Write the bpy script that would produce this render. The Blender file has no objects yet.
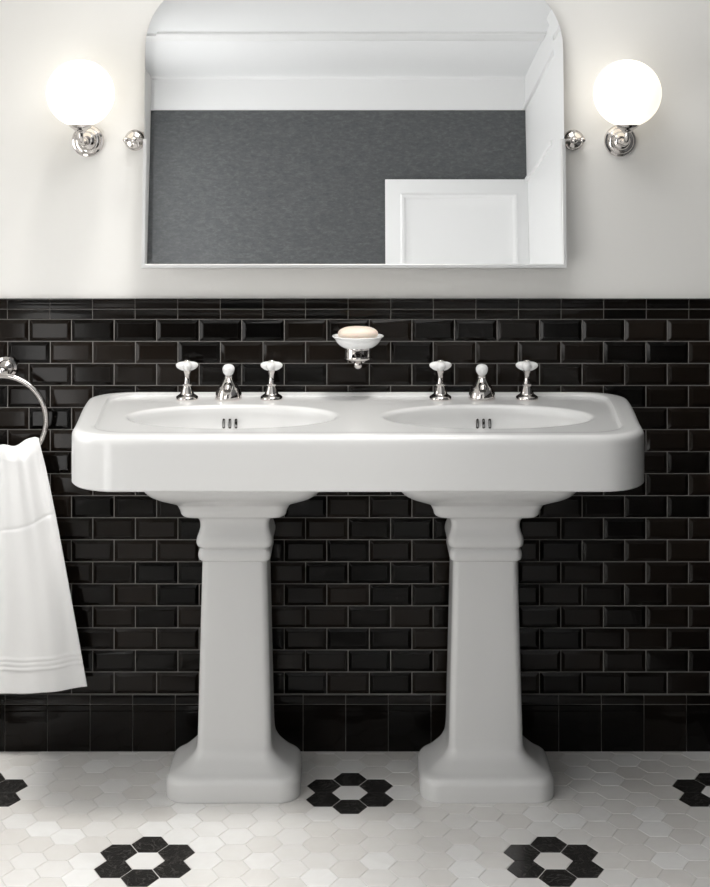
import bpy, bmesh, math, random
from mathutils import Vector, Matrix
random.seed(7)
PI = math.pi
C = bpy.context.scene.collection
S = bpy.context.scene

# ------------------------------------------------------------------ materials
def mat(name, col=(.8, .8, .8), rough=.4, metal=0., ior=1.5, **kw):
    m = bpy.data.materials.new(name); m.use_nodes = True
    p = m.node_tree.nodes['Principled BSDF']
    p.inputs['Base Color'].default_value = (*col, 1)
    p.inputs['Roughness'].default_value = rough
    p.inputs['Metallic'].default_value = metal
    p.inputs['IOR'].default_value = ior
    for k, v in kw.items():
        p.inputs[k.replace('_', ' ')].default_value = v
    return m

def noise(m, scale, detail=4, rough=.55, vec_scale=None, dist=0.):
    nt = m.node_tree; n = nt.nodes.new('ShaderNodeTexNoise')
    tc = nt.nodes.new('ShaderNodeTexCoord'); mp = nt.nodes.new('ShaderNodeMapping')
    nt.links.new(tc.outputs['Object'], mp.inputs[0]); nt.links.new(mp.outputs[0], n.inputs['Vector'])
    if vec_scale: mp.inputs['Scale'].default_value = vec_scale
    n.inputs['Scale'].default_value = scale; n.inputs['Detail'].default_value = detail
    n.inputs['Roughness'].default_value = rough; n.inputs['Distortion'].default_value = dist
    return n

def ramp(m, src, stops):
    r = m.node_tree.nodes.new('ShaderNodeValToRGB')
    m.node_tree.links.new(src, r.inputs[0])
    el = r.color_ramp.elements
    while len(el) < len(stops): el.new(.5)
    for e, (p, c) in zip(el, stops):
        e.position = p; e.color = (*c, 1) if len(c) == 3 else c
    return r

def bump(m, src, strength, dist):
    b = m.node_tree.nodes.new('ShaderNodeBump')
    b.inputs['Strength'].default_value = strength; b.inputs['Distance'].default_value = dist
    m.node_tree.links.new(src, b.inputs['Height'])
    m.node_tree.links.new(b.outputs[0], m.node_tree.nodes['Principled BSDF'].inputs['Normal'])

def setcol(m, out):
    m.node_tree.links.new(out, m.node_tree.nodes['Principled BSDF'].inputs['Base Color'])

M = {}
M['paint'] = mat('warm_white_paint', (.80, .79, .765), .75)
n = noise(M['paint'], 60, 3); bump(M['paint'], n.outputs[0], .12, .002)
n2 = noise(M['paint'], 1.6, 2); setcol(M['paint'], ramp(M['paint'], n2.outputs[0], [(.3, (.785, .775, .75)), (.7, (.815, .805, .785))]).outputs[0])
M['white_paint'] = mat('white_joinery_paint', (.88, .885, .89), .45)
n = noise(M['white_paint'], 30, 2); bump(M['white_paint'], n.outputs[0], .05, .001)
M['ceil'] = mat('ceiling_paint', (.86, .87, .88), .8)
n = noise(M['ceil'], 40, 3); bump(M['ceil'], n.outputs[0], .08, .001)
M['dark_paint'] = mat('charcoal_brushed_plaster', (.05, .052, .056), .6)
n = noise(M['dark_paint'], 34, 8, .75, (1, 1, 2.2), .4)
setcol(M['dark_paint'], ramp(M['dark_paint'], n.outputs[0], [(.28, (.056, .060, .064)), (.52, (.090, .095, .100)), (.76, (.150, .157, .163))]).outputs[0])
bump(M['dark_paint'], n.outputs[0], .3, .004)

M['tile'] = mat('black_glazed_tile', (.010, .0085, .0075), .11, 0, 1.275)
n = noise(M['tile'], 18, 2); bump(M['tile'], n.outputs[0], .10, .0012)
at = M['tile'].node_tree.nodes.new('ShaderNodeAttribute'); at.attribute_name = 'tone'
setcol(M['tile'], ramp(M['tile'], at.outputs['Fac'], [(0, (.0015, .0013, .0012)), (1, (.012, .0085, .0062))]).outputs[0])
M['grout'] = mat('grey_grout', (.20, .19, .18), .9)
n = noise(M['grout'], 200, 2); bump(M['grout'], n.outputs[0], .1, .0005)

M['ceramic'] = mat('white_glazed_ceramic', (.70, .70, .698), .24, 0, 1.5, Coat_Weight=.2, Coat_Roughness=.08)
n = noise(M['ceramic'], 7, 1); bump(M['ceramic'], n.outputs[0], .02, .004)
M['porcelain'] = mat('white_porcelain', (.86, .86, .86), .08, 0, 1.5)
n = noise(M['porcelain'], 30, 1); bump(M['porcelain'], n.outputs[0], .02, .0005)
M['chrome'] = mat('polished_nickel', (.66, .63, .61), .07, 1.)
n = noise(M['chrome'], 30, 2)
ramp_r = ramp(M['chrome'], n.outputs[0], [(.3, (.05,)*3), (.8, (.13,)*3)])
M['chrome'].node_tree.links.new(ramp_r.outputs[0], M['chrome'].node_tree.nodes['Principled BSDF'].inputs['Roughness'])
M['hole'] = mat('dark_opening', (.055, .05, .045), .5)
noise(M['hole'], 10)
M['mirror'] = mat('silvered_glass', (.93, .94, .945), .0, 1.)
n = noise(M['mirror'], 2); setcol(M['mirror'], ramp(M['mirror'], n.outputs[0], [(.3, (.93, .937, .94)), (.7, (.94, .947, .95))]).outputs[0])
M['frame'] = mat('satin_steel_frame', (.78, .78, .78), .32, .85)
n = noise(M['frame'], 40, 2, .5, (1, 1, 20)); bump(M['frame'], n.outputs[0], .03, .0005)

M['cloth'] = mat('white_cotton', (.92, .92, .92), .95)
M['cloth'].node_tree.nodes['Principled BSDF'].inputs['Sheen Weight'].default_value = .3
n = noise(M['cloth'], 420, 2); bump(M['cloth'], n.outputs[0], .25, .0008)
M['soap'] = mat('cream_soap', (.82, .70, .60), .45, 0, 1.45, Subsurface_Weight=.15)
M['soap'].node_tree.nodes['Principled BSDF'].inputs['Subsurface Scale'].default_value = .01
n = noise(M['soap'], 14, 3); setcol(M['soap'], ramp(M['soap'], n.outputs[0], [(.3, (.80, .68, .58)), (.7, (.86, .75, .65))]).outputs[0])

M['globe'] = mat('lit_opal_glass', (.9, .9, .88), .15)
p = M['globe'].node_tree.nodes['Principled BSDF']
p.inputs['Emission Color'].default_value = (1, .91, .75, 1); p.inputs['Emission Strength'].default_value = .98
M['lamp'] = mat('added_lamp_diffuser', (.9, .9, .9), .4)  # glow of the added, unseen ceiling lamp
p = M['lamp'].node_tree.nodes['Principled BSDF']
p.inputs['Emission Color'].default_value = (1, .97, .93, 1); p.inputs['Emission Strength'].default_value = 3

# marble floor: every hexagon carries its own tone
M['marble'] = mat('pale_marble_tile', (.6, .58, .55), .22, 0, 1.5)
m = M['marble']; nt = m.node_tree
at = nt.nodes.new('ShaderNodeAttribute'); at.attribute_name = 'tone'
n = noise(m, 9, 9, .68, None, 1.2)
add = nt.nodes.new('ShaderNodeMath'); add.operation = 'MULTIPLY_ADD'
nt.links.new(n.outputs[0], add.inputs[0]); add.inputs[1].default_value = .55
nt.links.new(at.outputs['Fac'], add.inputs[2])
r = ramp(m, add.outputs[0], [(.20, (.70, .675, .65)), (.50, (.76, .745, .725)), (.75, (.80, .79, .78)), (1., (.87, .87, .865))])
setcol(m, r.outputs[0])
M['black_marble'] = mat('black_veined_marble_tile', (.02, .02, .02), .2, 0, 1.5)
m = M['black_marble']; n = noise(m, 13, 8, .6, None, 2.5)
r = ramp(m, n.outputs[0], [(.0, (.018, .017, .016)), (.485, (.026, .025, .024)), (.4975, (.10, .095, .09)), (.51, (.024, .023, .022)), (1, (.035, .033, .032))]); setcol(m, r.outputs[0])
M['floor_grout'] = mat('pale_floor_grout', (.60, .59, .57), .9); noise(M['floor_grout'], 100)

M['glass'] = bpy.data.materials.new('window_glass'); M['glass'].use_nodes = True
nt = M['glass'].node_tree; nt.nodes.remove(nt.nodes['Principled BSDF'])
tr = nt.nodes.new('ShaderNodeBsdfTransparent'); gl = nt.nodes.new('ShaderNodeBsdfGlossy'); gl.inputs['Roughness'].default_value = .02
mx = nt.nodes.new('ShaderNodeMixShader')
mx.inputs[0].default_value = .04; nt.links.new(tr.outputs[0], mx.inputs[1]); nt.links.new(gl.outputs[0], mx.inputs[2])
nt.links.new(mx.outputs[0], nt.nodes['Material Output'].inputs[0])

# ------------------------------------------------------------------ helpers
def obj(name, bm, m, parent=None, smooth=40, kind=None):
    if isinstance(m, str): m = [m]
    bmesh.ops.recalc_face_normals(bm, faces=bm.faces)
    if smooth:
        for f in bm.faces: f.smooth = True
        a = math.radians(smooth)
        for e in bm.edges:
            if len(e.link_faces) == 2 and e.calc_face_angle(0) > a: e.smooth = False
    me = bpy.data.meshes.new(name); bm.to_mesh(me); bm.free()
    for k in m: me.materials.append(M[k])
    o = bpy.data.objects.new(name, me); C.objects.link(o)
    if parent: o.parent = parent
    if kind: o['kind'] = kind
    return o

def thing(name, label, cat, loc=(0, 0, 0), group=None):
    o = bpy.data.objects.new(name, None); C.objects.link(o); o.location = loc
    o.empty_display_size = .05
    o['label'] = label; o['category'] = cat
    if group: o['group'] = group
    return o

def tag(o, label, cat, group=None):
    o['label'] = label; o['category'] = cat
    if group: o['group'] = group
    return o

def dup(root, loc, label, group=None, mirror=False):
    r = root.copy(); C.objects.link(r); r.location = loc; r['label'] = label
    if group: r['group'] = group
    for ch in list(root.children):
        c = ch.copy(); C.objects.link(c); c.parent = r
        for g in list(ch.children):
            d = g.copy(); C.objects.link(d); d.parent = c
    return r

def box(bm, x0, x1, y0, y1, z0, z1, mi=0):
    v = [bm.verts.new((x, y, z)) for z in (z0, z1) for y in (y0, y1) for x in (x0, x1)]
    fs = []
    for q in ((0, 2, 3, 1), (4, 5, 7, 6), (0, 1, 5, 4), (2, 6, 7, 3), (0, 4, 6, 2), (1, 3, 7, 5)):
        f = bm.faces.new([v[i] for i in q]); f.material_index = mi; fs.append(f)
    return fs

def bevbox(x0, x1, y0, y1, z0, z1, b=.004, seg=2):
    bm = bmesh.new(); box(bm, x0, x1, y0, y1, z0, z1)
    bmesh.ops.bevel(bm, geom=bm.edges[:], offset=b, segments=seg, affect='EDGES', profile=.5)
    return bm

def loft(bm, loops, cap0=False, cap1=False, close=True):
    vs = [[bm.verts.new(p) for p in lp] for lp in loops]
    n = len(vs[0])
    for a, b in zip(vs, vs[1:]):
        for i in range(n if close else n - 1):
            j = (i + 1) % n
            bm.faces.new((a[i], a[j], b[j], b[i]))
    if cap0: bm.faces.new(vs[0][::-1])
    if cap1: bm.faces.new(vs[-1])
    return vs

def spline(pts, k=6):
    """Catmull-Rom refinement of a profile."""
    out = []
    P = [pts[0]] + list(pts) + [pts[-1]]
    for i in range(1, len(P) - 2):
        for s in range(k):
            t = s / k
            out.append(tuple(.5 * ((2*b) + (-a + c)*t + (2*a - 5*b + 4*c - d)*t*t + (-a + 3*b - 3*c + d)*t**3)
                             for a, b, c, d in zip(P[i-1], P[i], P[i+1], P[i+2])))
    out.append(tuple(pts[-1]))
    return out

def lathe(bm, prof, c=(0, 0, 0), axis='Z', seg=32, mod=None):
    loops = []
    for r, h in prof:
        r = max(r, 1e-5); lp = []
        for i in range(seg):
            a = 2 * PI * i / seg
            rr = r * (mod(a) if mod else 1)
            u, v = rr * math.cos(a), rr * math.sin(a)
            if axis == 'Z': p = (u, v, h)
            elif axis == 'Y': p = (u, h, v)
            else: p = (h, u, v)
            lp.append((p[0] + c[0], p[1] + c[1], p[2] + c[2]))
        loops.append(lp)
    return loft(bm, loops, True, True)

def sphere_prof(r, n=14, c=0.):
    return [(r * math.sin(PI * i / n), c - r * math.cos(PI * i / n)) for i in range(n + 1)]

def tube(bm, path, rad, seg=16, closed=False):
    pts = [Vector(p) for p in path]; n = len(pts)
    rads = rad if isinstance(rad, (list, tuple)) else [rad] * n
    loops = []; up = None
    for i, p in enumerate(pts):
        if closed: t = (pts[(i+1) % n] - pts[i-1]).normalized()
        else: t = (pts[min(i+1, n-1)] - pts[max(i-1, 0)]).normalized()
        if up is None:
            up = Vector((0, 0, 1)) if abs(t.z) < .9 else Vector((1, 0, 0))
        up = (up - t * up.dot(t)).normalized(); s = t.cross(up)
        loops.append([tuple(p + (up * math.cos(2*PI*k/seg) + s * math.sin(2*PI*k/seg)) * rads[i]) for k in range(seg)])
    if closed: loops.append(loops[0])
    vs = loft(bm, loops, not closed, not closed)
    if closed: bmesh.ops.remove_doubles(bm, verts=bm.verts, dist=1e-6)
    return vs

def rrect(x0, x1, y0, y1, z, rf, rb=None, n=8, edge=10):
    """closed loop, y0 = front (most negative). rf front radius, rb back radius"""
    rb = rf if rb is None else rb
    pts = []
    cs = [((x1 - rf, y0 + rf), rf, -PI/2), ((x1 - rb, y1 - rb), rb, 0), ((x0 + rb, y1 - rb), rb, PI/2), ((x0 + rf, y0 + rf), rf, PI)]
    for (cx, cy), r, a0 in cs:
        for i in range(n + 1):
            a = a0 + PI/2 * i / n
            pts.append((cx + r*math.cos(a), cy + r*math.sin(a)))
    out = []
    N = n + 1
    for k in range(4):
        out += pts[k*N:(k+1)*N]
        a = pts[(k+1)*N - 1]; b = pts[((k+1)*N) % (4*N)]
        for i in range(1, edge):
            t = i / edge; out.append((a[0]+(b[0]-a[0])*t, a[1]+(b[1]-a[1])*t))
    return [(x, y, z) for x, y in out]

# ------------------------------------------------------------------ setting
XL, XR, YF, HC = -1.17, .90, -4.40, 2.71       # left, right, wall behind the camera, ceiling height
T = .12
ZTOP = 1.141
# floor -----------------------------------------------------------
bm = bmesh.new()
tone = bm.loops.layers.float.new('tone')
for f in box(bm, XL - T, XR + T, YF - T, T, -.06, -.0012, 0): pass
cp, rp = .870 / 14, .349 / 4.5
a = cp / 1.5; X0, Y0 = -.019, -.257
black = set()
for mI in range(-3, 4):
    for nI in range(0, 8):
        for (ci, cj) in ((14*mI, 9*nI), (14*mI + 7, 9*nI + 4.5)):
            for di, dj in ((0, 1), (0, -1), (1, .5), (1, -.5), (-1, .5), (-1, -.5)):
                black.add((ci + di, cj + dj))
g = .0015
for i in range(-22, 18):
    for j2 in range(-8, 120):
        j = j2 / 2
        if (j2 + i) % 2: continue
        cx, cy = X0 + i*cp, Y0 - j*rp
        if cx < XL - .03 or cx > XR + .03 or cy > .03 or cy < YF - .03: continue
        hx = a - g*1.15; hy = rp/2 - g
        pts = [(hx, 0), (hx/2, hy), (-hx/2, hy), (-hx, 0), (-hx/2, -hy), (hx/2, -hy)]
        v = [bm.verts.new((cx + px, cy + py, 0)) for px, py in pts]
        w = [bm.verts.new((cx + px*1.012, cy + py*1.012, -.0014)) for px, py in pts]
        isb = (i, j) in black
        t = random.choice((.12, .2, .28, .38, .5, .62))
        fs = [bm.faces.new(v)] + [bm.faces.new((v[k], w[k], w[(k+1) % 6], v[(k+1) % 6])) for k in range(6)]
        for f in fs:
            f.material_index = 2 if isb else 1
            for l in f.loops: l[tone] = t
obj('floor', bm, ['floor_grout', 'marble', 'black_marble'], None, 0, 'structure')

# ceiling
SK = (-.68, .55, -1.80, -.32)      # opening of the added, unseen skylight x0 x1 y0 y1
bm = bmesh.new()
box(bm, XL - T, SK[0], YF - T, T, HC, HC + .1); box(bm, SK[1], XR + T, YF - T, T, HC, HC + .1)
box(bm, SK[0], SK[1], YF - T, SK[2], HC, HC + .1); box(bm, SK[0], SK[1], SK[3], T, HC, HC + .1)
obj('ceiling', bm, 'ceil', None, 0, 'structure')
bm = bevbox(XL, XR, -3.56, -3.43, HC - .014, HC + .01, .005)
obj('trim_1', bm, 'white_paint', None, 40, 'structure')

# wall with the basin
bm = bmesh.new(); box(bm, XL - T, XR + T, 0, T, -.05, HC + .05)
wall_back = obj('wall_back', bm, 'paint', None, 0, 'structure')

def to_wall(which):
    """u along the wall, d out of the wall into the room, z up"""
    if which == 'back': return lambda u, d, z: (u, -d, z)
    if which == 'right': return lambda u, d, z: (XR - d, -u, z)
    if which == 'left': return lambda u, d, z: (XL + d, -u, z)

TP, TR, GR = .1073, .05558, .0021
def wainscot(which, u0, u1, phase, parent, gaps=()):
    W = to_wall(which)
    def ok(a_, b_): return all(b_ <= g0 + 1e-4 or a_ >= g1 - 1e-4 for g0, g1 in gaps)
    spans = []; s = u0
    for g0, g1 in sorted(gaps): spans.append((s, g0)); s = g1
    spans.append((s, u1))
    # grout bed
    bm = bmesh.new()
    for s0, s1 in spans:
        if s1 - s0 < .005: continue
        lo = [W(u, d, z) for z in (0, ZTOP - .001) for d in (0, .0035) for u in (s0, s1)]
        v = [bm.verts.new(p) for p in lo]
        for q in ((0, 2, 3, 1), (4, 5, 7, 6), (0, 1, 5, 4), (2, 6, 7, 3), (0, 4, 6, 2), (1, 3, 7, 5)): bm.faces.new([v[i] for i in q])
        if which == 'back':
            for q0, q1 in ((ZTOP - .0530, ZTOP - .0012), (0, ZTOP - 1.0000)):
                v = [bm.verts.new(W(u, d, z)) for z in (q0, q1) for d in (.001, .0064) for u in (s0, s1)]
                for q in ((0, 2, 3, 1), (4, 5, 7, 6), (0, 1, 5, 4), (2, 6, 7, 3), (0, 4, 6, 2), (1, 3, 7, 5)): bm.faces.new([v[i] for i in q])
    obj('grout_bed', bm, 'grout', parent, 0)
    # bevelled field tiles
    bm = bmesh.new(); tone = bm.loops.layers.float.new('tone')
    ztop = ZTOP - .0530
    bw, h0, h1 = .0088, .0042, .0082
    def cells(ph):
        k = math.floor((u0 - ph) / TP)
        while ph + k*TP < u1:
            for s0, s1 in spans:
                a_, b_ = max(ph + k*TP, s0), min(ph + (k+1)*TP, s1)
                if b_ - a_ > .024: yield a_ + GR/2, b_ - GR/2
            k += 1
    for r in range(17):
        z1 = ztop - r*TR - GR/2; z0 = ztop - (r+1)*TR + GR/2
        ph = phase + (TP/2 if r % 2 == 0 else 0)
        for a_, b_ in cells(ph):
            c = [(a_, z0), (b_, z0), (b_, z1), (a_, z1)]
            back = [bm.verts.new(W(u, .002, z)) for u, z in c]
            low = [bm.verts.new(W(u, h0, z)) for u, z in c]
            ins = [(a_ + bw, z0 + bw), (b_ - bw, z0 + bw), (b_ - bw, z1 - bw), (a_ + bw, z1 - bw)]
            tl, tt = random.uniform(-.00022, .00022), random.uniform(-.0001, .0001)
            dd = [h1 - tl - tt, h1 + tl - tt, h1 + tl + tt, h1 - tl + tt]
            top = [bm.verts.new(W(u, d, z)) for (u, z), d in zip(ins, dd)]
            t = random.uniform(0, 1)
            fs = [bm.faces.new(top)]
            for k in range(4):
                fs.append(bm.faces.new((low[k], low[(k+1) % 4], top[(k+1) % 4], top[k])))
                fs.append(bm.faces.new((back[k], back[(k+1) % 4], low[(k+1) % 4], low[k])))
            for f in fs:
                for l in f.loops: l[tone] = t
    o = obj('subway_tiles', bm, 'tile', parent, 0)
    bv = o.modifiers.new('soft', 'BEVEL'); bv.width = .0009; bv.segments = 2; bv.limit_method = 'ANGLE'; bv.angle_limit = math.radians(12)
    # profiled border and skirting tiles
    for nm, prof in (('border_tiles', [(.002, -.0260), (.0075, -.0260), (.0095, -.0245), (.0100, -.020), (.0085, -.014), (.0085, -.011), (.0105, -.006), (.0135, -.0035), (.0135, -.0008), (.002, 0)]),
                     ('border_tiles', [(.002, -.0518), (.0065, -.0518), (.0080, -.0505), (.0080, -.0335), (.0095, -.0300), (.0095, -.0290), (.0075, -.0282), (.002, -.0282)]),
                     ('skirting_tiles', [(.002, -1.0215), (.0090, -1.0215), (.0110, -1.0200), (.0110, -1.0150), (.0085, -1.0005), (.002, -.9995)]),
                     ('skirting_tiles', [(.002, -1.1405), (.0100, -1.1405), (.0108, -1.139), (.0108, -1.0400), (.0090, -1.0385), (.0108, -1.0370), (.0110, -1.0255), (.0090, -1.0238), (.002, -1.0238)])):
        bm = bmesh.new(); tone = bm.loops.layers.float.new('tone')
        ph = phase if nm == 'border_tiles' else phase - .006
        for a_, b_ in cells(ph):
            A = [bm.verts.new(W(a_, d, ZTOP + z)) for d, z in prof]
            B = [bm.verts.new(W(b_, d, ZTOP + z)) for d, z in prof]
            n_ = len(prof); t = random.uniform(0, .6)
            fs = [bm.faces.new((A[k], A[(k+1) % n_], B[(k+1) % n_], B[k])) for k in range(n_)]
            fs += [bm.faces.new(A[::-1]), bm.faces.new(B)]
            for f in fs:
                for l in f.loops: l[tone] = t
        obj(nm, bm, 'tile', parent, 30)

PHASE = (8 - 358) / 396.2
wainscot('back', XL, XR, PHASE, wall_back)

# right wall
bm = bmesh.new(); box(bm, XR, XR + T, YF - T, 0, -.05, HC + .05)
wall_right = obj('wall_right', bm, 'white_paint', None, 0, 'structure')
bm = bmesh.new(); box(bm, XR - .006, XR + .01, -2.30, .0, ZTOP, 2.52)
obj('added_dark_panel', bm, 'dark_paint', wall_right, 0)  # unseen dark panel, added to cut bounce light from this wall
wainscot('right', .02, 3.2, .02, wall_right)
bm = bevbox(XR - .016, XR + .01, YF, -.0, 2.53, 2.555, .004); obj('trim_2', bm, 'white_paint', None, 40, 'structure')
bm = bevbox(XR - .012, XR + .01, YF, -3.3, 2.135, 2.16, .004); obj('trim_3', bm, 'white_paint', None, 40, 'structure')

# left wall with three unseen windows, added to shape the daylight
TL = .045
WINS = ((-.80, -.34, .80, 1.60), (-2.68, -1.50, .12, 1.30), (-4.22, -3.15, .95, 2.45))    # y0 y1 z0 z1
bm = bmesh.new()
box(bm, XL - TL, XL, WINS[0][1], T, -.05, HC + .05)
box(bm, XL - TL, XL, WINS[1][1], WINS[0][0], -.05, HC + .05)
box(bm, XL - TL, XL, WINS[2][1], WINS[1][0], -.05, HC + .05)
box(bm, XL - TL, XL, YF - T, WINS[2][0], -.05, HC + .05)
for y0, y1, z0, z1 in WINS:
    box(bm, XL - TL, XL, y0, y1, -.05, z0); box(bm, XL - TL, XL, y0, y1, z1, HC + .05)
wall_left = obj('wall_left', bm, 'paint', None, 0, 'structure')
def frame_ring(bm, a0, a1, b0, b1, c0, c1, fw, put):
    for q in ((a0, a0 + fw, b0, b1), (a1 - fw, a1, b0, b1), (a0 + fw, a1 - fw, b0, b0 + fw), (a0 + fw, a1 - fw, b1 - fw, b1)):
        put(bm, *q, c0, c1)
for k, (y0, y1, z0, z1) in enumerate(WINS):
    win = bpy.data.objects.new('window_%d' % (k + 1), None); C.objects.link(win); win['kind'] = 'structure'
    win.location = (XL, (y0 + y1)/2, z0)
    def wl(bm): bmesh.ops.translate(bm, verts=bm.verts, vec=-win.location); return bm
    bm = bmesh.new(); put = lambda b_, p0, p1, q0, q1, c0, c1: box(b_, c0, c1, p0, p1, q0, q1)
    frame_ring(bm, y0, y1, z0, z1, XL - .036, XL - .008, .035, put)
    obj('window_frame', wl(bm), 'white_paint', win, 0)
    bm = bmesh.new(); box(bm, XL - .024, XL - .020, y0 + .035, y1 - .035, z0 + .035, z1 - .035); obj('window_pane', wl(bm), 'glass', win, 0)
    obj('window_sill', wl(bevbox(XL - .03, XL + .03, y0 - .03, y1 + .03, z0 - .03, z0, .004)), 'white_paint', win, 40)
win = bpy.data.objects.new('window_4', None); C.objects.link(win); win['kind'] = 'structure'  # unseen skylight, added to light deck and floor from above
win.location = ((SK[0] + SK[1])/2, (SK[2] + SK[3])/2, HC)
bm = bmesh.new(); put = lambda b_, p0, p1, q0, q1, c0, c1: box(b_, p0, p1, q0, q1, c0, c1)
frame_ring(bm, SK[0], SK[1], SK[2], SK[3], HC + .03, HC + .07, .03, put); obj('window_frame', wl(bm), 'white_paint', win, 0)
bm = bmesh.new(); box(bm, SK[0] + .03, SK[1] - .03, SK[2] + .03, SK[3] - .03, HC + .048, HC + .054); obj('window_pane', wl(bm), 'glass', win, 0)

# wall behind the camera: charcoal, white frieze, white panelled door
bm = bmesh.new(); box(bm, XL - T, XR + T, YF - T, YF, -.05, 2.53)
wall_front = obj('wall_front', bm, 'dark_paint', None, 0, 'structure')
bm = bmesh.new(); box(bm, XL, XR, YF - .05, YF + .012, 2.53, HC + .03)
obj('frieze', bm, 'white_paint', wall_front, 0)
bm = bmesh.new()
pr = [(0, 0), (.0, -.012), (.01, -.012), (.012, -.004), (.03, 0)]
A = [bm.verts.new((XL, YF + .012 + d, HC - .0 + z)) for d, z in pr]; B = [bm.verts.new((XR, YF + .012 + d, HC + z)) for d, z in pr]
for k in range(len(pr)):
    kk = (k+1) % len(pr); bm.faces.new((A[k], A[kk], B[kk], B[k]))
obj('trim_4', bm, 'white_paint', None, 40, 'structure')
door = bpy.data.objects.new('door_1', None); C.objects.link(door); door['kind'] = 'structure'; door.location = (.144, YF, 0)
DW, DH = .756, 2.147
bm = bevbox(0, DW, .006, .046, .006, DH, .003); obj('door_leaf', bm, 'white_paint', door, 40)
for z0, z1 in ((1.15, 2.07), (.16, 1.02)):
    bm = bmesh.new()
    x0, x1 = .08, .70
    lp = lambda i, d: [(x0+i, d, z0+i), (x1-i, d, z0+i), (x1-i, d, z1-i), (x0+i, d, z1-i)]
    loft(bm, [lp(0, .044), lp(.0, .052), lp(.008, .057), (lp(.02, .056)), lp(.028, .050), lp(.036, .048), lp(.075, .054)], False, True)
    obj('door_panel', bm, 'white_paint', door, 30)
bm = bmesh.new(); lathe(bm, [(.024, .046), (.024, .052), (.009, .054), (.009, .075), (.022, .082), (.026, .095), (.018, .108), (0, .11)], (.055, 0, 1.05), 'Y', 24)
obj('door_handle', bm, 'chrome', door)

# ------------------------------------------------------------------ unseen ceiling lamp, added to light the reflected room
t = thing('added_ceiling_light', 'added round white flush ceiling lamp, out of view, in front of the white door', 'lamp', (-.10, -2.42, HC))
bm = bmesh.new(); lathe(bm, [(.17, 0), (.17, -.03), (.165, -.036), (.155, -.036), (.155, -.0)], seg=48); obj('frame', bm, 'white_paint', t)
bm = bmesh.new(); lathe(bm, [(.154, -.004), (.154, -.036), (.12, -.046), (.06, -.051), (0, -.052)], seg=48); obj('diffuser', bm, 'lamp', t)


# ------------------------------------------------------------------ double basin
HZ = .9065
def outline(off_side, off_front, off_back, z, rf, rb):
    pts = rrect(-.665 + off_side, .665 - off_side, -.612 + off_front, -off_back - .0095, z, rf, rb, 10, 12)
    out = []
    for x, y, zz in pts:
        k = min(1, max(0, (-y - .10) / .45))
        out.append((x * (1 - .058 * k * k * (3 - 2*k) * .5 - .029 * k), y, zz))
    return out
bt = thing('double_washbasin', 'wide white ceramic double washbasin carried on two pedestals', 'washbasin', (0, 0, .787))
bm = bmesh.new()
loops = [outline(.05, .05, .01, .7985, .08, 0.085), outline(.03, .03, .0, .799, .09, 0.090), outline(.016, .016, .0, .796, .10, 0.095), outline(.012, .012, 0, .790, .105, 0.095),
         outline(.008, .008, 0, .7875, .108, 0.095), outline(.003, .003, 0, .7868, .11, 0.095), outline(0, 0, 0, .790, .112, 0.095)]
loops += [outline(.0, .0, 0, .80 + .085*i/4, .112, 0.095) for i in range(5)]
R = .016
for i in range(1, 8):
    q = i/7 * PI/2; o_ = R*(1 - math.cos(q))
    loops.append(outline(o_, o_, o_*.3, HZ - R + R*math.sin(q), .112, 0.095))
loops += [outline(.035, .036, .009, HZ, .10, 0.090), outline(.046, .048, .012, HZ - .0002, .09, 0.085), outline(.0495, .052, .0135, HZ - .0015, .085, 0.083),
          outline(.052, .055, .0145, HZ - .006, .082, 0.081), outline(.055, .058, .016, HZ - .0085, .08, 0.080), outline(.060, .064, .019, HZ - .0090, .075, 0.078), outline(.064, .068, .021, HZ - .0090, .072, 0.077)]
vs = loft(bm, loops, True, False)
DZ = HZ - .009
BX, BY, BA, BB = (-.292, .3005), -.314, .242, .160
NB = 96
def ell(cx, sa, sb, z, dy=0): return [(cx + (BA + sa)*math.cos(2*PI*i/NB), BY + dy + (BB + sb)*math.sin(2*PI*i/NB), z) for i in range(NB)]
rim_edges = [e for e in bm.edges if e.verts[0] in set(vs[-1]) and e.verts[1] in set(vs[-1])]
hole_edges = []
for cx in BX:
    L = [ell(cx, .012, .012, DZ), ell(cx, .004, .004, DZ), ell(cx, .001, .001, DZ - .0012), ell(cx, -.003, -.003, DZ - .0045), ell(cx, -.0055, -.0055, DZ - .010)]
    for i in range(1, 15):
        q = i/14
        s = (1 - q**2.6)
        L.append(ell(cx, -.0055 - (BA - .0055)*(1 - s)*.93, -.0055 - (BB - .0055)*(1 - s)*.90, DZ - .010 - .085*math.sin(q*PI/2)**.9, .0))
    w = loft(bm, L, False, True)
    s0 = set(w[0]); hole_edges += [e for e in bm.edges if e.verts[0] in s0 and e.verts[1] in s0]
bmesh.ops.triangle_fill(bm, use_beauty=True, use_dissolve=False, edges=rim_edges + hole_edges)
for f in list(bm.faces):   # no caps across the bowls' mouths
    c = f.calc_center_median()
    if abs(c.z - DZ) < 1e-4 and len(f.verts) == 3:
        for cx in BX:
            if ((c.x - cx)/(BA + .010))**2 + ((c.y - BY)/(BB + .010))**2 < .98: bm.faces.remove(f); break
bmesh.ops.translate(bm, verts=bm.verts, vec=(0, 0, -.787))
obj('basin', bm, 'ceramic', bt, 35)
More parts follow.
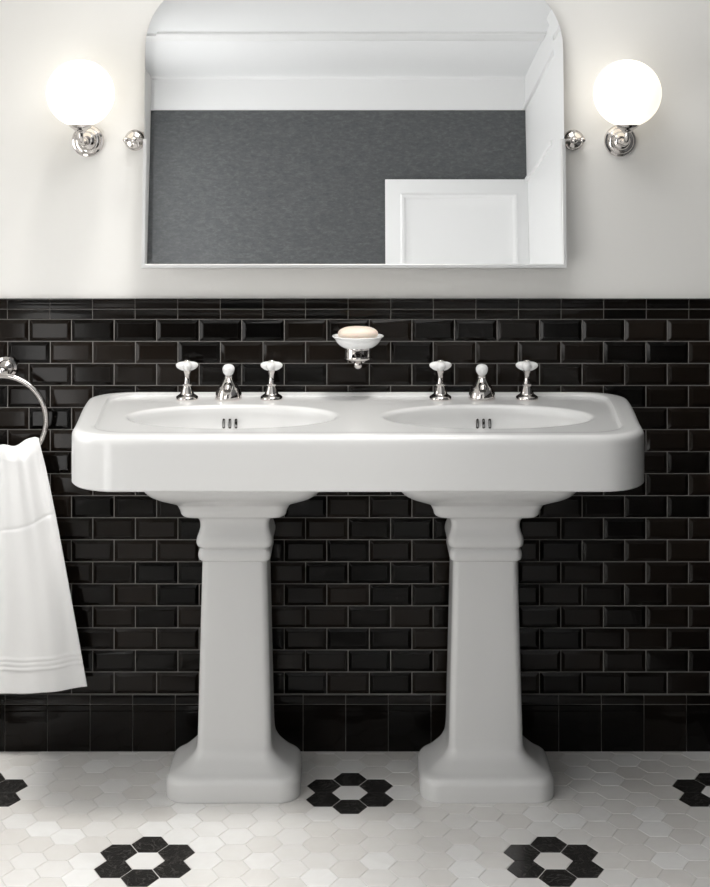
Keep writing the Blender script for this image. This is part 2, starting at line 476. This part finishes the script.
# three overflow slots in the back slope of each bowl, and the drain
for bi, cx in enumerate(BX):
    sx = (-.3095, .3035)[bi]
    for k in (-1, 0, 1):
        bm = bmesh.new()
        n_ = 12; ring = []
        for i in range(n_):
            q = 2*PI*i/n_; u = .0031*math.cos(q); w_ = .0031*math.sin(q) + (.0085 if math.sin(q) > 0 else -.0085)
            ring.append((u, w_))
        loft(bm, [[(u*s, d, w_*s) for u, w_ in ring] for s, d in ((1., .012), (1., -.0012), (.9, -.0022), (.75, -.0012), (.7, .006))], True, True)
        o = obj('overflow_slot', bm, 'hole', bt, 40)
        o.location = (sx + k*.0148, BY + BB - .0150, DZ - .787 - .043); o.rotation_euler = (math.radians(-16), 0, 0)
        o['label'] = 'dark upright overflow slot'
    bm = bmesh.new(); lathe(bm, [(.034, 0), (.034, .003), (.028, .005), (.02, .003), (.0, .003)], seg=32)
    o = obj('drain', bm, 'chrome', bt); o.location = (cx, BY, DZ - .787 - .0945); o['label'] = 'chrome drain ring'

# ------------------------------------------------------------------ pedestals
def pl(a_, z, r, cz=.162):
    back = .072 if z < .6 else .072 + min(max(0, a_ - .085)*.7, .076)
    return rrect(-a_, a_, -a_ , back, z, r, None, 6, 3)
pd = thing('basin_pedestal', 'left white ceramic pedestal under the basin, nearer the towel', 'pedestal', (-.293, -.162, 0), 'basin pedestals')
bm = bmesh.new()
prof = spline([(.1560, 0.0), (.1575, .006), (.1575, .034), (.1550, .045), (.148, .053), (.132, .060), (.116, .070), (.102, .081), (.0925, .094), (.0888, .108), (.0876, .122)], 4)
loft(bm, [pl(a_, z, .050 if z < .045 else max(.017, .050 - (z - .045)*.5)) for a_, z in prof], True, True)
obj('base', bm, 'ceramic', pd, 35)
bm = bmesh.new()
loft(bm, [pl(.0875 + (.0772 - .0875)*i/6, .1215 + (.5415 - .1215)*i/6, .017) for i in range(7)], True, True)
obj('shaft', bm, 'ceramic', pd, 35)
bm = bmesh.new()
prof = [(.077, .5405)] + spline([(.0790, .5400), (.0840, .5440), (.0862, .5540), (.0845, .5650), (.0808, .5705)], 3) + \
       spline([(.0818, .5720), (.0875, .5770), (.0900, .5870), (.0885, .5980), (.0845, .6090), (.0818, .6200), (.0820, .6310), (.0850, .6400), (.0930, .6470)], 4) + \
       spline([(.1020, .6490), (.1160, .6520), (.1230, .6580), (.1260, .6680), (.1320, .6800), (.1380, .6850)], 4) + \
       spline([(.1420, .6870), (.1580, .6940), (.1800, .7040), (.1960, .7150), (.2060, .7270), (.2110, .7400)], 4) + [(.214, .76), (.214, .7866)]
loft(bm, [pl(a_, z, .015 + max(0, a_ - .09)*.35) for a_, z in prof], True, True)
obj('capital', bm, 'ceramic', pd, 50)
dup(pd, (.303, -.162, 0), 'right white ceramic pedestal under the basin, farther from the towel', 'basin pedestals')

# ------------------------------------------------------------------ taps and spouts
DKZ = DZ
def px2x(px, D): return (px - 358) / 1545 * D
tp = thing('tap', 'x', 'tap', (px2x(187, 3.82), -.078, DKZ), 'cross-handled basin taps')
bm = bmesh.new(); lathe(bm, spline([(.0275, 0), (.0285, .003), (.0270, .008), (.0215, .012), (.0175, .015), (.0155, .021), (.0125, .029), (.0105, .034)], 3) + [(.0118, .036), (.0118, .039), (.0095, .0405)], seg=32)
obj('base', bm, 'chrome', tp)
bm = bmesh.new(); lathe(bm, [(.0090, .040), (.0072, .047), (.0064, .056), (.0070, .064), (.0095, .070), (.0105, .074), (.007, .075)], seg=24)
obj('stem', bm, 'chrome', tp)
bm = bmesh.new()
def lobes(a_): return 1 + .22 * math.cos(4*a_)
lathe(bm, spline([(.006, .0715), (.012, .0730), (.0185, .0775), (.0222, .0825), (.0222, .0885), (.0175, .0925), (.012, .0940), (.006, .0945)], 3), seg=48, mod=lobes)
ch = obj('cross_handle', bm, 'porcelain', tp); ch['label'] = 'white porcelain cross handle'
bm = bmesh.new(); lathe(bm, [(.0082, .0935), (.0088, .0965), (.0072, .0985), (.0035, .0995), (0, .0998)], seg=24)
obj('cap', bm, 'chrome', ch)
for k, (px, lab) in enumerate(((187, 'chrome tap with white cross handle, leftmost tap on the left bowl'), (271.5, 'chrome tap with white cross handle, right of the left bowl\'s spout'),
                               (440.5, 'chrome tap with white cross handle, left of the right bowl\'s spout'), (527, 'chrome tap with white cross handle, rightmost tap on the right bowl'))):
    loc = (px2x(px, 3.82), -.078, DKZ)
    o = tp if k == 0 else dup(tp, loc, lab)
    o['label'] = lab; o.location = loc
    for c in o.children:
        if c.name.startswith('cross'): c.rotation_euler = (0, 0, (.12, -.1, .05, -.16)[k])
sp = thing('spout', 'chrome bell-shaped spout with white knob over the left bowl', 'faucet', (px2x(228.5, 3.82), -.078, DKZ), 'bell-shaped spouts')
bm = bmesh.new(); lathe(bm, spline([(.0325, 0), (.0335, .003), (.0332, .010), (.0315, .019), (.0270, .029), (.0205, .038), (.0145, .047), (.0105, .054)], 3) + [(.0115, .055), (.0115, .058), (.008, .060)], seg=40)
obj('body', bm, 'chrome', sp)
bm = bmesh.new()
tube(bm, spline([(0, -.004, .034), (0, -.014, .036), (0, -.022, .036), (0, -.029, .033), (0, -.033, .027)], 4), [.0105]*12 + [.0098]*5, 20)
nz = obj('nozzle', bm, 'chrome', sp)
bm = bmesh.new(); lathe(bm, [(.0078, 0), (.0078, .0010), (.004, .0012), (0, .0012)], seg=20)
o = obj('opening', bm, 'hole', nz); o.location = (0, -.0334, .0262); o.rotation_euler = (math.radians(142), 0, 0)
bm = bmesh.new(); lathe(bm, spline([(.0055, .058), (.0080, .0600), (.0125, .0660), (.0150, .0740), (.0140, .0810), (.0090, .0865), (.001, .0885)], 4), seg=32)
o = obj('knob', bm, 'porcelain', sp); o['label'] = 'white porcelain pop-up knob'
dup(sp, (px2x(482, 3.82), -.078, DKZ), 'chrome bell-shaped spout with white knob over the right bowl', 'bell-shaped spouts')

# ------------------------------------------------------------------ soap dish
sx = px2x(358, 3.82)
sh = thing('soap_dish_holder', 'chrome wall bracket carrying the white soap dish', 'holder', (sx, 0, 1.004))
bm = bmesh.new(); lathe(bm, [(.0245, -.0082), (.0245, -.012), (.021, -.016), (.012, -.018), (.0085, -.022), (.0075, -.040), (.009, -.046), (.004, -.05)], (0, 0, -.006), 'Y', 32)
obj('rosette', bm, 'chrome', sh)
bm = bmesh.new()
lathe(bm, [(.032, .0185), (.0350, .0185), (.0355, .0215), (.0350, .0255), (.032, .0255), (.032, .0185)], (0, -.076, 0), 'Z', 48)
lathe(bm, [(.012, -.0095), (.029, -.0090), (.0345, -.0050), (.0355, -.0020), (.0345, .0010), (.031, .0010), (.029, -.004), (.012, -.006)], (0, -.076, 0), 'Z', 48)
for q0 in (45, 135, 225, 315):           # four curved uprights leave windows between them
    arc = [math.radians(q0 + d) for d in (-19, -10, 0, 10, 19)]
    lo = [[(r_*math.cos(q), -.076 + r_*math.sin(q), z) for r_ in (.0325, .0345) for q in (arc if r_ < .033 else arc[::-1])] for z in (0, .020)]
    loft(bm, lo, True, True)
obj('gallery', bm, 'chrome', sh)
bm = bmesh.new(); tube(bm, [(0, -.046, -.006), (0, -.06, -.008), (0, -.070, -.0105)], .006, 12); obj('arm', bm, 'chrome', sh)
bm = bmesh.new(); lathe(bm, [(.0, -.030)] + [(r_, z) for r_, z in sphere_prof(.0115, 12, -.0200)][1:-2] + [(.006, -.0095), (.010, -.008), (0, -.0075)], (0, -.076, 0), 'Z', 24); obj('finial', bm, 'chrome', sh)
sd = tag(obj('soap_dish', (lambda b: (lathe(b, spline([(.0, .0), (.024, .0003), (.034, .003), (.046, .010), (.0535, .018), (.0575, .0255), (.0635, .0310), (.0640, .0328), (.0615, .0334), (.056, .030), (.050, .020), (.036, .008), (.0, .006)], 3), seg=64), b)[1])(bmesh.new()), 'porcelain', None), 'white porcelain soap dish on the chrome wall bracket', 'soap dish')
sd.location = (sx, -.076, 1.0225)
bm = bmesh.new()
lathe(bm, spline([(.0, -.0135), (.020, -.013), (.032, -.009), (.0365, -.001), (.034, .006), (.024, .0115), (.010, .0135), (.0, .014)], 3), seg=48)
bmesh.ops.scale(bm, verts=bm.verts, vec=(1.36, .98, 1.30))
so = tag(obj('soap_bar', bm, 'soap', None), 'cream oval bar of soap lying in the white dish', 'soap'); so.location = (sx, -.076, 1.0225 + .0385)

# ------------------------------------------------------------------ sconces
sc = thing('wall_sconce', 'left nickel wall sconce with a lit round opal globe', 'wall lamp', (-.681, 0, 1.538), 'globe wall sconces')
bm = bmesh.new(); lathe(bm, [(.0405, -.0), (.0405, -.007), (.0385, -.010), (.034, -.011), (.033, -.015), (.030, -.018), (.024, -.019), (.0225, -.024), (.018, -.029), (.010, -.031), (.0, -.0315)], (0, 0, 0), 'Y', 48)
obj('rosette', bm, 'chrome', sc)
bm = bmesh.new(); tube(bm, spline([(0, -.028, 0), (0, -.06, -.006), (0, -.090, -.004), (0, -.106, .010), (0, -.108, .030)], 6), .0068, 16)
arm = obj('arm', bm, 'chrome', sc)
bm = bmesh.new(); lathe(bm, sphere_prof(.0105, 12, 0), (0, -.052, -.005), 'Z', 24); obj('ball', bm, 'chrome', arm)
bm = bmesh.new(); lathe(bm, [(.004, .018), (.010, .020), (.014, .024), (.018, .028), (.0235, .031), (.0280, .036), (.0300, .040), (.0310, .0415), (.0310, .044), (.028, .044), (.024, .037), (.0, .034)], (0, -.108, 0), 'Z', 40)
obj('shade_fitter', bm, 'chrome', sc)
bm = bmesh.new(); lathe(bm, sphere_prof(.0830, 40, .1160), (0, -.108, 0), 'Z', 64)
gl_ = obj('globe', bm, 'globe', sc); gl_['label'] = 'lit opal glass globe'
dup(sc, (.661, 0, 1.538), 'right nickel wall sconce with a lit round opal globe', 'globe wall sconces')

# ------------------------------------------------------------------ mirror
TILT = math.radians(-5.2)
mx0 = -.0095
mr = thing('mirror', 'large tilting wall mirror with rounded top corners hung between the two globe lamps', 'mirror', (mx0, -.048, 1.540))
HW, ZB, ZT, RT = .5235, -.3170, .412, .178
def mloop(ins, y, n=14):
    r = RT - ins; pts = [(-HW + ins, ZB + ins), (0, ZB + ins), (HW - ins, ZB + ins), (HW - ins, 0)]
    for cx, a0 in ((HW - RT, 0), (-HW + RT, PI/2)):
        for i in range(n + 1):
            q = a0 + PI/2*i/n; pts.append((cx + r*math.cos(q), ZT - RT + r*math.sin(q)))
    pts.append((-HW + ins, 0))
    return [(x, y, z) for x, z in pts]
bm = bmesh.new()
loft(bm, [mloop(0, .004), mloop(0, -.0016), mloop(.024, -.00175)], True, True)
gp = obj('glass_panel', bm, 'mirror', mr, 0); gp.rotation_euler = (TILT, 0, 0)
gp['label'] = 'silvered glass with a bevelled edge'
# backing board
bm = bmesh.new(); loft(bm, [mloop(.002, .0045), mloop(.002, .008)], True, True)
o = obj('backing', bm, 'frame', mr, 0); o.rotation_euler = (TILT, 0, 0)
# U-shaped frame from the pivots round the lower edge
bm = bmesh.new()
fi, fo, y0, y1 = .0085, .0020, -.010, .0085
def ul(off, y): return [(-HW - off, y, .002), (-HW - off, y, ZB - off), (HW + off, y, ZB - off), (HW + off, y, .002)]
secs = [(fo, y1), (fo, y0 + .002), (fo - .001, y0), (-fi + .002, y0), (-fi, y0 + .002), (-fi, -.0025), (-.0, -.0025), (0, y1)]
rings = [ul(o_, y) for o_, y in secs]
V = [[bm.verts.new(p) for p in r_] for r_ in rings]
n_ = len(V)
for k in range(n_):
    kk = (k+1) % n_
    for i in range(3): bm.faces.new((V[k][i], V[k][i+1], V[kk][i+1], V[kk][i]))
bm.faces.new([V[k][0] for k in range(n_)]); bm.faces.new([V[k][3] for k in range(n_)][::-1])
o = obj('frame', bm, 'frame', mr, 0); o.rotation_euler = (TILT, 0, 0)
for sgn in (-1, 1):
    bx = sgn * .553
    bm = bmesh.new(); lathe(bm, [(.0265, .048), (.0265, .043), (.0245, .040), (.0215, .0385), (.0195, .034), (.013, .031), (.008, .029), (.0, .029)], (bx, 0, 0), 'Y', 40)
    br = obj('pivot_bracket', bm, 'chrome', mr)
    bm = bmesh.new(); tube(bm, [(bx, .032, 0), (bx, 0.006, 0)], .0055, 14); lathe(bm, sphere_prof(.0088, 12), (bx + sgn*-.004, 0, 0), 'Z', 20)
    obj('post', bm, 'chrome', br)
    bm = bmesh.new(); tube(bm, [(bx + sgn*.010, 0, 0), (bx - sgn*.0245, 0, 0)], .0042, 12); obj('pivot_pin', bm, 'chrome', br)
    bm = bmesh.new(); lathe(bm, sphere_prof(.0075, 12), (bx + sgn*.0165, 0, 0), 'Z', 20); obj('finial', bm, 'chrome', br)

# ------------------------------------------------------------------ towel ring and towel
RX = px2x(2, 3.84); RC = 1.515 - (420 - 150)/1545*3.84
rt = thing('towel_ring', 'chrome towel ring on the tiled wall at the left edge', 'towel ring', (RX, 0, RC + .124))
bm = bmesh.new(); lathe(bm, [(.030, -.0082), (.030, -.015), (.0275, -.019), (.021, -.0205), (.019, -.026), (.013, -.030), (.0085, -.034), (.0078, -.052), (.010, -.056)], (0, 0, 0), 'Y', 40)
obj('rosette', bm, 'chrome', rt)
bm = bmesh.new(); tube(bm, [(-.017, -.064, -.010), (.017, -.064, -.010)], .0095, 20); lathe(bm, sphere_prof(.0125, 12, 0), (0, -.060, -.004), 'Z', 24); obj('hinge_knuckle', bm, 'chrome', rt)
bm = bmesh.new(); RR = .1105
tube(bm, [(RR*math.sin(2*PI*i/72), -.064 , -.124 + RR*math.cos(2*PI*i/72)) for i in range(72)], .0074, 16, True)
obj('ring', bm, 'chrome', rt)

# towel: one cotton sheet pulled through the ring, front fall longer than the back one
def towel():
    bm = bmesh.new()
    NU, NV = 150, 210
    ztop = 1.515 - (447 - 150)/1545*3.82; zbot = 1.515 - (698 - 150)/1545*3.80
    L = ztop - zbot
    def pt(u, s):
        # s in [-1,1]: -1 front hem, 0 over the ring, 1 back hem ; u in [-1,1] across
        front = s < 0; v = abs(s)
        l = L if front else L*.93
        w = .093 + (.214 - .093) * (v**.86)
        if not front: w *= .90
        x = RX + u*w
        # folds radiating from the ring, opening toward the hem
        amp = .0105*(1 - v)**1.0*(.3 + .7*min(1, v*8)) + .0055
        fold = math.sin(u*7.3 + .6 + .5*v) + .55*math.sin(u*14.5 + 1.9 - .8*v) + .35*math.sin(u*3.1 - .4 + 2.2*v)
        dy = amp*fold*(1 if front else .5)*min(1, v*14 + .15)
        base = -.070
        thick = .019 * min(1, math.sqrt(v*18))      # half of the bundle's depth at the ring
        if front: y = base - thick + v*.012 + dy*.8
        else: y = base + thick*.95 + v*.012 + dy*.35
        top = ztop + .024*abs(u)**2.2 + .0035*math.sin(u*9 + 1.) * (1 - v)
        z = top - l*v - .024*abs(u)**2*v
        # hem sweeps up to the right corner
        z += (.020*max(0, u)**1.5 - .006*max(0, -u)) * v**2
        # crossing crease
        if front: y += .0016*math.exp(-((v - .345 + .05*u)/.006)**2) * (1 if -.2 < u < 1 else 0)
        # woven border bands
        if front:
            for b in (.862, .882, .902): y -= .0022*math.exp(-((v - b)/.0034)**2)
        y = min(y, -.024)
        return (x, y, z)
    S_ = [-1 + 2*j/(2*NV) for j in range(2*NV + 1)]
    S_ = [math.copysign(abs(s)**1.15, s) for s in S_]
    grid = [[bm.verts.new(pt(-1 + 2*i/NU, s)) for i in range(NU + 1)] for s in S_]
    for j in range(len(S_) - 1):
        for i in range(NU): bm.faces.new((grid[j][i], grid[j][i+1], grid[j+1][i+1], grid[j+1][i]))
    return bm
tw = obj('towel', towel(), 'cloth', None, 180)
tag(tw, 'white cotton towel hanging through the chrome ring', 'towel')
sm = tw.modifiers.new('thick', 'SOLIDIFY'); sm.thickness = .0022; sm.offset = 0

# ------------------------------------------------------------------ light
w = bpy.data.worlds.new('world'); S.world = w; w.use_nodes = True
bg = w.node_tree.nodes['Background']; bg.inputs[0].default_value = (1, .99, .97, 1); bg.inputs[1].default_value = 4.8
def portal(loc, rot, sx_, sy_):  # guides sky light through the added windows and skylight
    l = bpy.data.lights.new('window_daylight', 'AREA'); l.shape = 'RECTANGLE'; l.size = sx_; l.size_y = sy_
    l.cycles.is_portal = True
    o = bpy.data.objects.new('window_daylight', l); C.objects.link(o); o.location = loc; o.rotation_euler = rot
for y0, y1, z0, z1 in WINS: portal((XL - .05, (y0 + y1)/2, (z0 + z1)/2), (PI/2, 0, -PI/2), y1 - y0, z1 - z0)
portal(((SK[0] + SK[1])/2, (SK[2] + SK[3])/2, HC + .11), (0, 0, 0), SK[1] - SK[0], SK[3] - SK[2])

sn = bpy.data.lights.new('sun', 'SUN'); sn.energy = 1.7; sn.angle = math.radians(9); sn.color = (1, .97, .92)
so_ = bpy.data.objects.new('sun', sn); C.objects.link(so_)
so_.rotation_euler = Vector((-.50, .80, -2.7)).to_track_quat('-Z', 'Y').to_euler()

# ------------------------------------------------------------------ camera
cam = bpy.data.cameras.new('camera'); co = bpy.data.objects.new('camera', cam); C.objects.link(co)
co.location = (0, -3.9, 1.515); co.rotation_euler = (PI/2, 0, 0)
cam.sensor_width = 36; cam.sensor_fit = 'AUTO'; cam.lens = 1545/887*36
cam.shift_x = -3/887; cam.shift_y = -(443.5 - 150)/887
cam.clip_start = .01
S.camera = co
S.view_settings.view_transform = 'Standard'; S.view_settings.look = 'None'
S.view_settings.gamma = 1; S.view_settings.use_curve_mapping = False
S.view_settings.exposure = 0.0
